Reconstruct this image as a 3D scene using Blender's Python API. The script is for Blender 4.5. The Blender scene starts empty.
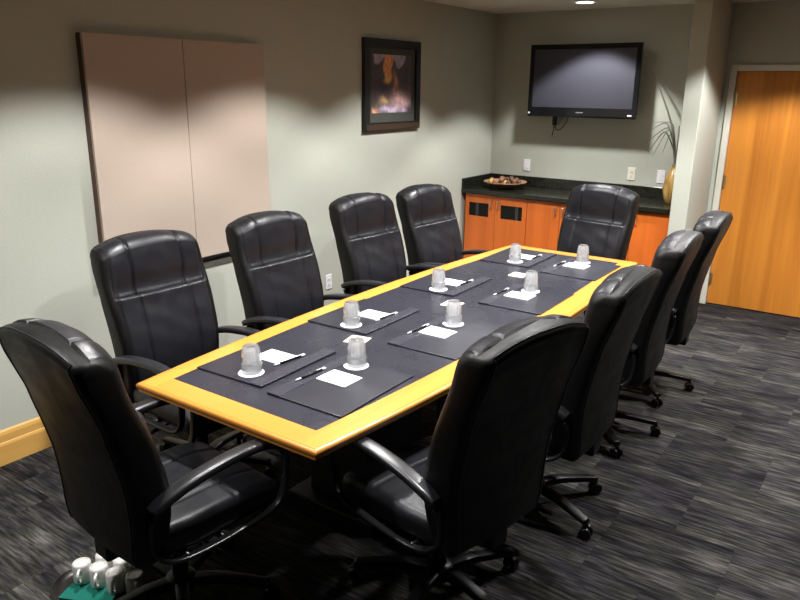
import bpy, bmesh, math, random
from mathutils import Vector, Matrix
random.seed(7)
S = bpy.context.scene
COL = S.collection
PI = math.pi

# ------------------------------------------------------------------ materials
def mat(name, base=(.5,.5,.5), rough=.5, spec=.5, metal=0, coat=0, trans=0, ior=1.45, emit=None, estr=0):
    m = bpy.data.materials.new(name); m.use_nodes = True
    b = m.node_tree.nodes['Principled BSDF']
    b.inputs['Base Color'].default_value = (*base, 1)
    b.inputs['Roughness'].default_value = rough
    b.inputs['Specular IOR Level'].default_value = spec
    b.inputs['Metallic'].default_value = metal
    b.inputs['Coat Weight'].default_value = coat
    b.inputs['Coat Roughness'].default_value = .15
    b.inputs['Transmission Weight'].default_value = trans
    b.inputs['IOR'].default_value = ior
    if emit:
        b.inputs['Emission Color'].default_value = (*emit, 1)
        b.inputs['Emission Strength'].default_value = estr
    return m

class NB:
    """small helper for node trees"""
    def __init__(s, m):
        s.t = m.node_tree; s.n = s.t.nodes; s.l = s.t.links; s.b = s.n['Principled BSDF']
    def node(s, typ, **kw):
        n = s.n.new(typ)
        for k, v in kw.items(): setattr(n, k, v)
        return n
    def link(s, a, b): s.l.new(a, b)
    def coords(s, scale=(1,1,1), kind='Object', rot=(0,0,0)):
        mp = s.node('ShaderNodeMapping'); mp.inputs['Scale'].default_value = scale; mp.inputs['Rotation'].default_value = rot
        if kind == 'World':
            g = s.node('ShaderNodeNewGeometry'); s.link(g.outputs['Position'], mp.inputs['Vector'])
        else:
            tc = s.node('ShaderNodeTexCoord'); s.link(tc.outputs[kind], mp.inputs['Vector'])
        return mp.outputs['Vector']
    def noise(s, vec, scale=5, detail=3, rough=.5, dist=0):
        n = s.node('ShaderNodeTexNoise'); n.inputs['Scale'].default_value = scale; n.inputs['Detail'].default_value = detail
        n.inputs['Roughness'].default_value = rough; n.inputs['Distortion'].default_value = dist
        s.link(vec, n.inputs['Vector']); return n.outputs['Fac']
    def ramp(s, fac, stops):
        r = s.node('ShaderNodeValToRGB'); e = r.color_ramp.elements
        while len(e) < len(stops): e.new(.5)
        for i, (p, c) in enumerate(stops):
            e[i].position = p; e[i].color = (*c, 1)
        s.link(fac, r.inputs['Fac']); return r.outputs['Color']
    def mix(s, fac, a, b, mode='MIX'):
        n = s.node('ShaderNodeMix', data_type='RGBA', blend_type=mode)
        for inp, v in ((n.inputs['Factor'], fac), (n.inputs['A'], a), (n.inputs['B'], b)):
            pass
        fi = n.inputs[0]; ai = n.inputs[6]; bi = n.inputs[7]
        for inp, v in ((fi, fac), (ai, a), (bi, b)):
            if hasattr(v, 'is_linked') or hasattr(v, 'node'): s.link(v, inp)
            elif isinstance(v, (int, float)): inp.default_value = v
            else: inp.default_value = (*v, 1)
        return n.outputs[2]
    def bump(s, fac, strength=.2, dist=.01):
        n = s.node('ShaderNodeBump'); n.inputs['Strength'].default_value = strength; n.inputs['Distance'].default_value = dist
        s.link(fac, n.inputs['Height']); s.link(n.outputs['Normal'], s.b.inputs['Normal'])
    def color(s, c): s.link(c, s.b.inputs['Base Color'])

def wood(name, c1, c2, axis=1, rough=.35, coat=.3, grain=34, contrast=.5):
    m = mat(name, c1, rough, .5, coat=coat); n = NB(m)
    sc = [grain]*3; sc[axis] = grain*.045
    v = n.coords(tuple(sc))
    f = n.noise(v, 1, 5, .6, .6)
    v2 = n.coords(tuple(x*.22 for x in sc))
    f2 = n.noise(v2, 1, 3, .5, 1.5)
    ca = n.ramp(f, [(.5-contrast*.5, c2), (.5+contrast*.5, c1)])
    dark = tuple(x*.78 for x in c2)
    cb = n.ramp(f2, [(.35, dark), (.6, c1)])
    n.color(n.mix(.4, ca, cb))
    return m

def wall_material():
    m = mat('sage_wallcovering', (.45,.462,.395), .75, .25); n = NB(m)
    v = n.coords((1,1,1), 'World')
    f = n.noise(v, 90, 4, .7); g = n.noise(v, 2.2, 2)
    c = n.ramp(f, [(.3, (.425,.437,.37)), (.7, (.475,.488,.42))])
    n.color(n.mix(.18, c, n.ramp(g, [(.3,(.41,.425,.36)),(.7,(.485,.495,.43))])))
    n.bump(f, .25, .003)
    return m

def carpet_material():
    m = mat('striped_carpet_tile', (.03,.03,.03), .95, .1); n = NB(m)
    geo = n.node('ShaderNodeNewGeometry')
    sep = n.node('ShaderNodeSeparateXYZ'); n.link(geo.outputs['Position'], sep.inputs[0])
    def math_(op, a, b=None):
        k = n.node('ShaderNodeMath', operation=op)
        for i, v in enumerate((a, b)):
            if v is None: continue
            if isinstance(v, (int, float)): k.inputs[i].default_value = v
            else: n.link(v, k.inputs[i])
        return k.outputs[0]
    x = sep.outputs['X']; y = sep.outputs['Y']
    ty = math_('FLOOR', math_('DIVIDE', y, .5))
    xs = math_('ADD', math_('DIVIDE', x, .5), math_('MULTIPLY', ty, .5))
    tx = math_('FLOOR', xs)
    cid = n.node('ShaderNodeCombineXYZ'); n.link(tx, cid.inputs[0]); n.link(ty, cid.inputs[1])
    wn = n.node('ShaderNodeTexWhiteNoise', noise_dimensions='2D'); n.link(cid.outputs[0], wn.inputs['Vector'])
    # stripes run across the room (x), fine in y; every tile has its own shift
    off = math_('MULTIPLY', wn.outputs['Value'], 13.7)
    cv = n.node('ShaderNodeCombineXYZ')
    n.link(math_('ADD', math_('MULTIPLY', x, 6.5), off), cv.inputs[0]); n.link(math_('ADD', math_('MULTIPLY', y, 66), off), cv.inputs[1])
    st = n.noise(cv.outputs[0], 1, 2, .6)
    cv2 = n.node('ShaderNodeCombineXYZ')
    n.link(math_('ADD', math_('MULTIPLY', x, 2.2), off), cv2.inputs[0]); n.link(math_('ADD', math_('MULTIPLY', y, 9), off), cv2.inputs[1])
    bl = n.noise(cv2.outputs[0], 1, 1, .5)
    pile = n.noise(n.coords((1,1,1), 'World'), 240, 3, .7)
    c = n.ramp(st, [(.33, (.009,.009,.010)), (.50, (.025,.0245,.025)), (.70, (.062,.060,.057))])
    tint = n.ramp(bl, [(.30, (.45,.44,.45)), (.44, (1.05,.98,1.10)), (.56, (1.15,1.16,.98)), (.70, (2.2,2.1,2.05))])
    c = n.mix(1.0, c, tint, 'MULTIPLY')
    c = n.mix(1.0, c, n.ramp(wn.outputs['Value'], [(0,(.86,.86,.87)),(1,(1.12,1.12,1.10))]), 'MULTIPLY')
    c = n.mix(.7, c, n.ramp(pile, [(.3,(.35,.35,.35)),(.7,(1.5,1.5,1.5))]), 'MULTIPLY')
    n.color(c); n.bump(pile, .5, .006)
    return m

def leather_material(name, base=(.0085,.0085,.0110), rough=.37, scale=260, wrinkle=2.2, spec=.40):
    m = mat(name, base, rough, spec); n = NB(m)
    v = n.coords((1,1,1))
    vo = n.node('ShaderNodeTexVoronoi'); vo.inputs['Scale'].default_value = scale; n.link(v, vo.inputs['Vector'])
    big = n.noise(v, 9, 3, .6, .8)
    ad = n.node('ShaderNodeMath', operation='MULTIPLY_ADD'); n.link(big, ad.inputs[0]); ad.inputs[1].default_value = wrinkle; n.link(vo.outputs['Distance'], ad.inputs[2])
    n.bump(ad.outputs[0], .12, .003)
    rr = n.ramp(big, [(.3, (rough-.06,)*3), (.7, (rough+.1,)*3)])
    n.link(rr, n.b.inputs['Roughness'])
    return m

def satin(name, base, rough):
    m = mat(name, base, rough, .5); n = NB(m); v = n.coords((1,1,1), 'World')
    g = n.noise(v, 6, 3, .6); n.link(n.ramp(g, [(.3,(rough-.03,)*3),(.7,(rough+.05,)*3)]), n.b.inputs['Roughness'])
    return m
def granite_material():
    m = mat('black_granite', (.01,.012,.01), .16, .5); n = NB(m)
    v = n.coords((1,1,1), 'World')
    f = n.noise(v, 70, 5, .75); g = n.noise(v, 210, 2, .6)
    c = n.ramp(f, [(.48, (.006,.007,.006)), (.60, (.015,.017,.011)), (.72, (.055,.050,.026))])
    n.color(n.mix(.35, c, n.ramp(g, [(.45,(.004,.004,.004)),(.75,(.10,.095,.06))])))
    return m

def ceiling_material():
    m = mat('acoustic_ceiling_tile', (.62,.59,.52), .9, .1); n = NB(m)
    br = n.node('ShaderNodeTexBrick'); br.offset = 0; br.squash = 1
    br.inputs['Scale'].default_value = 1; br.inputs['Brick Width'].default_value = .61; br.inputs['Row Height'].default_value = .61
    br.inputs['Mortar Size'].default_value = .012; br.inputs['Mortar Smooth'].default_value = .2
    br.inputs['Color1'].default_value = (.78,.75,.66,1); br.inputs['Color2'].default_value = (.82,.79,.70,1); br.inputs['Mortar'].default_value = (.78,.76,.70,1)
    n.link(n.coords((1,1,1), 'World'), br.inputs['Vector'])
    f = n.noise(n.coords((1,1,1), 'World'), 60, 4, .7)
    n.color(n.mix(.35, br.outputs['Color'], n.ramp(f, [(.3,(.35,.33,.28)),(.6,(.72,.70,.62))])))
    n.bump(f, .3, .004)
    return m

def thin_glass():
    m = bpy.data.materials.new('clear_pressed_glass'); m.use_nodes = True; t = m.node_tree; t.nodes.clear()
    out = t.nodes.new('ShaderNodeOutputMaterial'); tr = t.nodes.new('ShaderNodeBsdfTransparent'); tr.inputs[0].default_value = (.97,.98,.98,1)
    gs = t.nodes.new('ShaderNodeBsdfGlass'); gs.inputs['Roughness'].default_value = .03; gs.inputs['IOR'].default_value = 1.46
    df = t.nodes.new('ShaderNodeBsdfTranslucent'); df.inputs[0].default_value = (.95,.96,.98,1)
    gl = t.nodes.new('ShaderNodeBsdfGlossy'); gl.inputs['Roughness'].default_value = .05
    fr = t.nodes.new('ShaderNodeLayerWeight'); fr.inputs['Blend'].default_value = .30
    def mx(f, x, y):
        m_ = t.nodes.new('ShaderNodeMixShader')
        if isinstance(f, float): m_.inputs[0].default_value = f
        else: t.links.new(f, m_.inputs[0])
        t.links.new(x.outputs[0], m_.inputs[1]); t.links.new(y.outputs[0], m_.inputs[2]); return m_
    a = mx(.35, tr, gs); b = mx(.42, a, df); c = mx(fr.outputs['Facing'], b, gl)
    t.links.new(c.outputs[0], out.inputs['Surface']); return m
M = {}
M['wall'] = wall_material()
M['carpet'] = carpet_material()
M['ceiling'] = ceiling_material()
M['leather'] = leather_material('black_leather')
M['leather_shaded'] = leather_material('black_leather_shaded', (.0032,.0029,.0028), .46, 260, 2.2, .28)  # same leather darkened for the unlit chair backs, shade put into the colour
M['arm'] = mat('black_polyurethane', (.011,.011,.013), .30, .6)
M['black_plastic'] = mat('black_plastic', (.004,.004,.0045), .38, .32)
M['dark_metal'] = mat('black_metal_tube', (.015,.015,.016), .26, .6, metal=.3)
M['caster'] = mat('caster_plastic', (.006,.006,.006), .35, .35)
M['chrome'] = mat('polished_metal', (.75,.75,.76), .18, metal=1)
M['brass'] = mat('satin_brass', (.62,.48,.22), .35, metal=1)
M['nickel'] = mat('satin_nickel', (.70,.66,.58), .28, metal=1)
M['table_long'] = wood('honey_maple_lengthwise', (.66,.29,.045), (.56,.225,.030), 1, .3, .5, 26, .6)
M['table_short'] = wood('honey_maple_crosswise', (.62,.255,.040), (.53,.195,.027), 0, .3, .5, 26, .6)
M['inlay'] = satin('black_table_inlay', (.020,.020,.028), .27)
M['pad'] = satin('black_desk_pad', (.017,.017,.024), .32)
M['pad_rail'] = satin('black_pad_rail', (.032,.032,.042), .27)
M['pedestal'] = mat('black_pedestal', (.008,.008,.008), .5)
M['baseboard'] = wood('honey_pine_baseboard', (.72,.42,.12), (.60,.32,.075), 1, .4, .2, 22)
M['cabinet'] = wood('orange_cherry_veneer', (.72,.168,.024), (.62,.13,.017), 2, .42, .15, 20, .7)
M['door'] = wood('orange_oak_veneer', (.66,.255,.035), (.46,.145,.016), 2, .38, .2, 20, .5)
M['granite'] = granite_material()
M['frame_paint'] = mat('pale_door_frame_paint', (.62,.60,.52), .45)
M['white_plastic'] = mat('white_plastic', (.80,.78,.80), .4)
M['cream_plastic'] = mat('cream_plastic', (.78,.74,.62), .4)
M['slot'] = mat('dark_slot', (.02,.02,.02), .6)
M['paper'] = mat('white_paper', (.88,.88,.90), .7, .2)
M['cream_paper'] = mat('cream_card', (.80,.74,.58), .7, .2)
M['glass'] = thin_glass()
M['pane'] = mat('smoked_cabinet_glass', (.004,.004,.004), .25, .25)
M['bezel'] = mat('gloss_black_bezel', (.006,.006,.007), .12, .5)
M['screen'] = mat('matte_screen', (.042,.042,.055), .45, .5)
M['logo'] = mat('grey_logo', (.30,.30,.32), .4)
M['silver'] = mat('silver_label', (.8,.8,.82), .3)
M['ceramic'] = mat('white_ceramic', (.80,.78,.74), .25, .5, coat=.4)
M['tray'] = mat('dark_tray', (.010,.008,.008), .3)
M['cloth'] = mat('green_napkin', (.012,.16,.12), .85, .2)
M['picframe'] = mat('black_frame', (.012,.010,.009), .35)
M['picmat'] = mat('dark_green_mat', (.055,.06,.05), .8)
M['picfront'] = mat('bronze_slip', (.045,.026,.016), .4)
M['can_trim'] = mat('white_trim', (.8,.8,.78), .5)
M['lens'] = mat('lit_lens', (.9,.9,.9), .5, emit=(1,.97,.92), estr=9)
M['boardbody'] = wood('dark_cherry_case', (.11,.045,.022), (.06,.022,.012), 2, .45, .1, 20)
M['stem'] = mat('dry_stem', (.055,.045,.02), .6)
M['leaf'] = mat('dry_grey_leaf', (.15,.15,.11), .5)

def fabric_board():
    m = mat('tan_fabric', (.60,.50,.42), .9, .15); n = NB(m)
    v = n.coords((1,1,1), 'World'); f = n.noise(v, 320, 2, .7)
    n.color(n.ramp(f, [(.3,(.43,.345,.285)),(.7,(.49,.405,.335))])); n.bump(f, .2, .002)
    return m
M['fabric'] = fabric_board()
def vase_material():
    m = mat('golden_brown_glaze', (.3,.18,.05), .3, .5, coat=.4); n = NB(m)
    f = n.noise(n.coords((1,1,.6)), 9, 4, .6, 1)
    n.color(n.ramp(f, [(.3,(.13,.065,.02)),(.52,(.36,.22,.06)),(.7,(.48,.34,.11))]))
    return m
M['vase'] = vase_material()
def pod_material(name, a, b):
    m = mat(name, a, .55); n = NB(m)
    f = n.noise(n.coords((1,1,1)), 60, 4, .6)
    n.color(n.ramp(f, [(.35,a),(.65,b)])); n.bump(f, .6, .006); return m
M['pod_brown'] = pod_material('brown_pod', (.05,.02,.012), (.20,.09,.05))
M['pod_gold'] = pod_material('gold_pod', (.38,.26,.05), (.70,.55,.16))
M['pod_rose'] = pod_material('rust_pod', (.16,.05,.03), (.42,.20,.12))
M['bowl'] = pod_material('carved_brown_bowl', (.20,.10,.055), (.40,.23,.13))

# ------------------------------------------------------------------ mesh helpers
def link(name, bm, m, parent=None, smooth=False, loc=None):
    me = bpy.data.meshes.new(name); bmesh.ops.recalc_face_normals(bm, faces=bm.faces); bm.to_mesh(me); bm.free()
    if smooth:
        for p in me.polygons: p.use_smooth = True
    me.materials.append(m)
    o = bpy.data.objects.new(name, me); COL.objects.link(o)
    if parent: o.parent = parent
    if loc: o.location = loc
    return o
def autosmooth(o, ang=35):
    me = o.data
    for p in me.polygons: p.use_smooth = True
    me.set_sharp_from_angle(angle=math.radians(ang))
    return o
def thing(name, label, cat, loc=(0,0,0), rotz=0, group=None):
    o = bpy.data.objects.new(name, None); COL.objects.link(o)
    o.empty_display_size = .1
    o.location = loc; o.rotation_euler = (0,0,rotz); o['label'] = label; o['category'] = cat
    if group: o['group'] = group
    return o
def tag(o, label, cat, group=None):
    o['label'] = label; o['category'] = cat
    if group: o['group'] = group
    return o
def struct(name, bm, m, parent=None, smooth=False):
    o = link(name, bm, m, parent, smooth); o['kind'] = 'structure'; return o
def copy_tree(o, parent=None):
    c = o.copy(); COL.objects.link(c)
    if parent: c.parent = parent
    for ch in list(o.children): copy_tree(ch, c)
    return c

def box(bm, x0, x1, y0, y1, z0, z1, bev=0, seg=2):
    r = bmesh.ops.create_cube(bm, size=1)
    vs = r['verts']
    for v in vs:
        v.co = Vector((x0+(v.co.x+.5)*(x1-x0), y0+(v.co.y+.5)*(y1-y0), z0+(v.co.z+.5)*(z1-z0)))
    if bev:
        es = list({e for v in vs for e in v.link_edges})
        bmesh.ops.bevel(bm, geom=es, offset=bev, segments=seg, profile=.5, affect='EDGES')
    return bm
def B(*a, **k):
    return box(bmesh.new(), *a, **k)
def lathe(bm, prof, seg=32, c=(0,0,0), flute=None):
    """prof: list of (r,z); closed with poles when r==0"""
    rings = []
    for r, z in prof:
        if r < 1e-6:
            rings.append([bm.verts.new((c[0], c[1], c[2]+z))])
        else:
            ring = []
            for i in range(seg):
                a = 2*PI*i/seg; rr = r
                if flute: rr = flute(r, z, a)
                ring.append(bm.verts.new((c[0]+rr*math.cos(a), c[1]+rr*math.sin(a), c[2]+z)))
            rings.append(ring)
    for A, Bq in zip(rings, rings[1:]):
        if len(A) == 1 and len(Bq) == 1: continue
        for i in range(seg):
            j = (i+1) % seg
            if len(A) == 1: bm.faces.new((A[0], Bq[i], Bq[j]))
            elif len(Bq) == 1: bm.faces.new((A[i], A[j], Bq[0]))
            else: bm.faces.new((A[i], A[j], Bq[j], Bq[i]))
    return bm
def spline(pts, n):
    """Catmull-Rom through pts (tuples of any length)"""
    P = [tuple(p) for p in pts]; P = [P[0]] + P + [P[-1]]; out = []
    m = len(P)-3
    for k in range(n+1):
        t = k/n*m; i = min(int(t), m-1); u = t-i
        a, b, c, d = P[i:i+4]
        out.append(tuple(.5*((2*b[q])+(-a[q]+c[q])*u+(2*a[q]-5*b[q]+4*c[q]-d[q])*u*u+(-a[q]+3*b[q]-3*c[q]+d[q])*u**3) for q in range(len(b))))
    return out
def sweep(bm, path, sec, up=Vector((0,1,0)), scale=None, cap=True):
    """sweep a closed section (list of (side, normal) pairs) along path; side axis = up"""
    P = [Vector(p) for p in path]; rings = []
    for i, p in enumerate(P):
        t = (P[min(i+1, len(P)-1)]-P[max(i-1, 0)]).normalized()
        s = (up - t*up.dot(t)).normalized(); nrm = t.cross(s)
        k = scale(i/(len(P)-1)) if scale else (1, 1)
        rings.append([bm.verts.new(p + s*a*k[0] + nrm*b*k[1]) for a, b in sec])
    n = len(sec)
    for A, Bq in zip(rings, rings[1:]):
        for i in range(n): bm.faces.new((A[i], A[(i+1) % n], Bq[(i+1) % n], Bq[i]))
    if cap:
        bm.faces.new(rings[0][::-1]); bm.faces.new(rings[-1])
    return bm
def circ(r, n=10): return [(r*math.cos(2*PI*i/n), r*math.sin(2*PI*i/n)) for i in range(n)]
def tube(bm, path, r, n=10, scale=None):
    P = [Vector(p) for p in path]
    d = (P[-1]-P[0]).normalized() if (P[-1]-P[0]).length > 1e-6 else Vector((1,0,0))
    up = Vector((0,0,1)) if abs(d.z) < .8 else Vector((0,1,0))
    # parallel-transport frame
    rings = []; s = None
    for i, p in enumerate(P):
        t = (P[min(i+1, len(P)-1)]-P[max(i-1, 0)]).normalized()
        if s is None: s = (up - t*up.dot(t)).normalized()
        else: s = (s - t*s.dot(t)).normalized()
        b = t.cross(s); k = scale(i/(len(P)-1)) if scale else 1
        rings.append([bm.verts.new(p + (s*math.cos(2*PI*j/n) + b*math.sin(2*PI*j/n))*r*k) for j in range(n)])
    for A, Bq in zip(rings, rings[1:]):
        for i in range(n): bm.faces.new((A[i], A[(i+1) % n], Bq[(i+1) % n], Bq[i]))
    bm.faces.new(rings[0][::-1]); bm.faces.new(rings[-1])
    return bm
def rrect(a, b, r, n=4):
    """rounded rectangle section, half sizes a,b"""
    out = []
    for cx, cy, a0 in ((a-r, b-r, 0), (-a+r, b-r, PI/2), (-a+r, -b+r, PI), (a-r, -b+r, 1.5*PI)):
        for i in range(n+1):
            t = a0+PI/2*i/n; out.append((cx+r*math.cos(t), cy+r*math.sin(t)))
    return out
def rounded_block(half, r, res, disp=None):
    """cushion: subdivided box with rounded edges"""
    bm = bmesh.new(); a, b, c = half
    def grid(ax, sgn):
        o = [i for i in range(3) if i != ax]
        n0, n1 = res[o[0]], res[o[1]]
        V = [[None]*(n1+1) for _ in range(n0+1)]
        for i in range(n0+1):
            for j in range(n1+1):
                p = [0,0,0]; p[ax] = sgn*half[ax]; p[o[0]] = (2*i/n0-1)*half[o[0]]; p[o[1]] = (2*j/n1-1)*half[o[1]]
                V[i][j] = bm.verts.new(p)
        for i in range(n0):
            for j in range(n1): bm.faces.new((V[i][j], V[i+1][j], V[i+1][j+1], V[i][j+1]))
    for ax in range(3):
        for s in (-1, 1): grid(ax, s)
    bmesh.ops.remove_doubles(bm, verts=bm.verts, dist=1e-5)
    for v in bm.verts:
        q = Vector([max(-h+r, min(h-r, x)) for x, h in zip(v.co, half)])
        d = v.co-q
        if d.length > 1e-9: v.co = q + d.normalized()*r
        if disp: v.co = disp(v.co)
    return bm

# ------------------------------------------------------------------ room shell
CEIL = 2.59
struct('floor', B(-.1, 5.3, -1.7, 6.95, -.06, 0), M['carpet'])
struct('ceiling', B(-.1, 5.3, -1.7, 6.95, CEIL, CEIL+.06), M['ceiling'])
struct('wall_left', B(-.1, 0, -1.7, 6.95, 0, CEIL), M['wall'])
struct('wall_back', B(0, 2.02, 6.72, 6.95, 0, CEIL), M['wall'])
struct('wall_partition', B(2.02, 2.155, 6.10, 6.95, 0, CEIL, bev=.004, seg=1), M['wall'])
bm = bmesh.new(); box(bm, 2.155, 2.225, 6.82, 6.95, 0, CEIL); box(bm, 2.225, 3.19, 6.82, 6.95, 2.075, CEIL); box(bm, 3.19, 5.3, 6.82, 6.95, 0, CEIL)
struct('wall_entry', bm, M['wall'])
# baseboard: two-step moulding
bm = bmesh.new()
prof = [(0,0),(.020,0),(.020,.105),(.016,.118),(.013,.122),(.013,.160),(.009,.176),(.003,.184),(0,.184)]
A = [bm.verts.new((x, -1.6, z)) for x, z in prof]; Bv = [bm.verts.new((x, 6.22, z)) for x, z in prof]
for i in range(len(prof)):
    j = (i+1) % len(prof); bm.faces.new((A[i], A[j], Bv[j], Bv[i]))
bm.faces.new(A[::-1]); bm.faces.new(Bv)
struct('baseboard_left', bm, M['baseboard'])
# door
d = struct('door_1', B(2.252, 3.165, 6.835, 6.88, .008, 2.048, bev=.003, seg=1), M['door'])
bm = bmesh.new()
for x0, x1, z0, z1 in ((2.198, 2.25, 0, 2.10), (3.167, 3.219, 0, 2.10), (2.25, 3.167, 2.05, 2.10)):
    box(bm, x0, x1, 6.795, 6.90, z0, z1, bev=.004, seg=1)
link('door_frame', bm, M['frame_paint'], d)
for z in (.24, 1.12, 1.82):
    bm = bmesh.new(); tube(bm, [(2.252, 6.826, z-.055), (2.252, 6.826, z+.055)], .009, 10); box(bm, 2.23, 2.275, 6.828, 6.836, z-.05, z+.05)
    link('hinge', bm, M['brass'], d)
bm = bmesh.new(); lathe(bm, [(0,0),(.008,0),(.012,.004),(0,.006)], 14); 
for v in bm.verts: v.co = Vector((2.80+v.co.x, 6.835-v.co.z, 1.60+v.co.y))
link('peephole', bm, M['slot'], d)
bm = bmesh.new(); tube(bm, spline([(3.09,6.835,1.0),(3.09,6.79,1.0),(3.06,6.78,1.0),(2.99,6.78,1.0)], 10), .010, 10); lathe(bm, [(0,0)], 3) if False else None
link('lever_handle', bm, M['nickel'], d)

# ------------------------------------------------------------------ downlights
def downlight(label, x, y, power, size=118, blend=.3, col=(1,.99,.985), aim=None, group='recessed downlights in the ceiling'):
    t = thing('recessed_downlight', label, 'ceiling light', (x, y, CEIL), 0, group)
    bm = bmesh.new(); lathe(bm, [(.075,0),(.105,0),(.108,-.004),(.100,-.009),(.080,-.010),(.075,-.006),(.075,0)], 36)
    autosmooth(link('trim_ring', bm, M['can_trim'], t))
    bm = bmesh.new(); lathe(bm, [(0,-.001),(.075,-.001),(.075,-.003),(0,-.003)], 30)
    link('lens', bm, M['lens'], t)
    L = bpy.data.lights.new('downlight_bulb', 'SPOT'); L.energy = power; L.spot_size = math.radians(size); L.spot_blend = blend
    L.shadow_soft_size = .06; L.color = col
    o = bpy.data.objects.new('downlight_bulb', L); COL.objects.link(o); o.parent = t; o.location = (0,0,-.015)
    return t
PW = 175
downlight('round downlight in the ceiling in front of the television', 1.13, 6.13, PW*.85, 106, .28)
for y, w in ((4.78, 'above the wall-side seats nearest the far end of the table'), (3.40, 'above the wall-side middle of the table'),
             (2.02, 'above the wall-side seat nearest the camera'), (.60, 'above the mugs behind the near end chair')):
    downlight('round ceiling downlight '+w, 1.10, y, PW if y > 1 else PW*.7, 118, .34)
for y, w in ((4.78, 'above the aisle-side seats nearest the far end of the table'), (3.40, 'above the aisle-side middle of the table'), (2.02, 'above the aisle-side seat nearest the camera')):
    downlight('round ceiling downlight '+w, 2.36, y, PW*.9, 118, .34)
downlight('round ceiling downlight above the carpet in front of the oak door', 2.95, 5.60, PW*1.3, 126, .25)
downlight('round ceiling downlight above the open carpet right of the table', 3.45, 4.40, PW*.95)

# ------------------------------------------------------------------ table
TX0, TX1, TY0, TY1, TZ = 1.20, 2.155, 1.56, 4.885, .75
t = thing('conference_table', 'long boardroom table with honey wood border and black inlaid top', 'table', ((TX0+TX1)/2, (TY0+TY1)/2, 0))
ox, oy = (TX0+TX1)/2, (TY0+TY1)/2
def tb(name, x0, x1, y0, y1, z0, z1, m, bev=.002, seg=1):
    return link(name, B(x0-ox, x1-ox, y0-oy, y1-oy, z0, z1, bev=bev, seg=seg), m, t)
mw, gap, th = .016, .0015, .034
NY, FY = TY0+.118, TY1-.10
YM, HL = (TY0+TY1)/2, (TY1-TY0)/2
def bow(y): return 1-((y-YM)/HL)**2
def oL(y): return TX0-.100*bow(y)
def oR(y): return TX1+.100*bow(y)
def iL(y): return TX0+.082-.088*(bow(y)-bow(NY))
def iR(y): return TX1-.100+.070*(bow(y)-bow(NY))
NSEG = 40
def strip(name, fa, fb, y0, y1, z0, z1, m, bev=.0008):
    """slab between two curves running along the table"""
    bm = bmesh.new(); rows = []
    for k in range(NSEG+1):
        y = y0+(y1-y0)*k/NSEG
        rows.append([bm.verts.new((fa(y)-ox, y-oy, z1)), bm.verts.new((fb(y)-ox, y-oy, z1)), bm.verts.new((fb(y)-ox, y-oy, z0)), bm.verts.new((fa(y)-ox, y-oy, z0))])
    for A, C2 in zip(rows, rows[1:]):
        for i in range(4): bm.faces.new((A[i], A[(i+1) % 4], C2[(i+1) % 4], C2[i]))
    bm.faces.new(rows[0][::-1]); bm.faces.new(rows[-1])
    return link(name, bm, m, t)
def moulding(pts, m):
    """bullnose strip along the rim, mitred at both ends; pts on the rim line, outward to the right of travel"""
    P = [Vector(p) for p in pts]; n = len(P); bm = bmesh.new(); rings = []
    pr = [(0,0),(.009,0),(.0135,-.003),(.016,-.008),(.016,-.014),(.012,-.021),(.010,-.026),(.010,-.034),(0,-.034)]
    for i, p in enumerate(P):
        d = (P[min(i+1, n-1)]-P[max(i-1, 0)]).normalized(); o = Vector((d.y, -d.x, 0))
        sg = -1 if i == 0 else (1 if i == n-1 else 0)
        rings.append([bm.verts.new(p + o*a + d*sg*a + Vector((0,0,TZ+b))) for a, b in pr])
    for A, C2 in zip(rings, rings[1:]):
        for i in range(len(pr)):
            j = (i+1) % len(pr); bm.faces.new((A[i], A[j], C2[j], C2[i]))
    bm.faces.new(rings[0][::-1]); bm.faces.new(rings[-1])
    autosmooth(link('edge_moulding', bm, m, t), 50)
ya, yb_ = TY0+mw, TY1-mw
ys = [ya+(yb_-ya)*k/NSEG for k in range(NSEG+1)]
moulding([(oL(y)+mw-ox, y-oy, 0) for y in ys[::-1]], M['table_long']); moulding([(oR(y)-mw-ox, y-oy, 0) for y in ys], M['table_long'])
moulding([(oL(ya)+mw-ox, ya-oy, 0), (oR(ya)-mw-ox, ya-oy, 0)], M['table_short']); moulding([(oR(yb_)-mw-ox, yb_-oy, 0), (oL(yb_)+mw-ox, yb_-oy, 0)], M['table_short'])
strip('border_board', lambda y: oL(y)+mw+gap, iL, ya+gap, yb_-gap, TZ-th, TZ, M['table_long'])
strip('border_board', iR, lambda y: oR(y)-mw-gap, ya+gap, yb_-gap, TZ-th, TZ, M['table_long'])
strip('border_board', lambda y: iL(y)+.0006, lambda y: iR(y)-.0006, ya+gap, NY, TZ-th, TZ, M['table_short'])
strip('border_board', lambda y: iL(y)+.0006, lambda y: iR(y)-.0006, FY, yb_-gap, TZ-th, TZ, M['table_short'])
strip('inlay', lambda y: iL(y)+.0006, lambda y: iR(y)-.0006, NY+.0005, FY-.0005, TZ-th+.004, TZ-.0006, M['inlay'])
tb('core', TX0+.16, TX1-.16, TY0+.30, TY1-.30, TZ-th-.03, TZ-th-.0005, M['pedestal'], .002)
for yc in (2.45, 4.0):
    pd = tb('pedestal', ox-.17, ox+.17, yc-.22, yc+.22, .06, TZ-th-.031, M['pedestal'], .008, 2)
    link('plinth', B(-.24, .24, yc-oy-.30, yc-oy+.30, 0, .06, bev=.006), M['pedestal'], pd)

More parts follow.
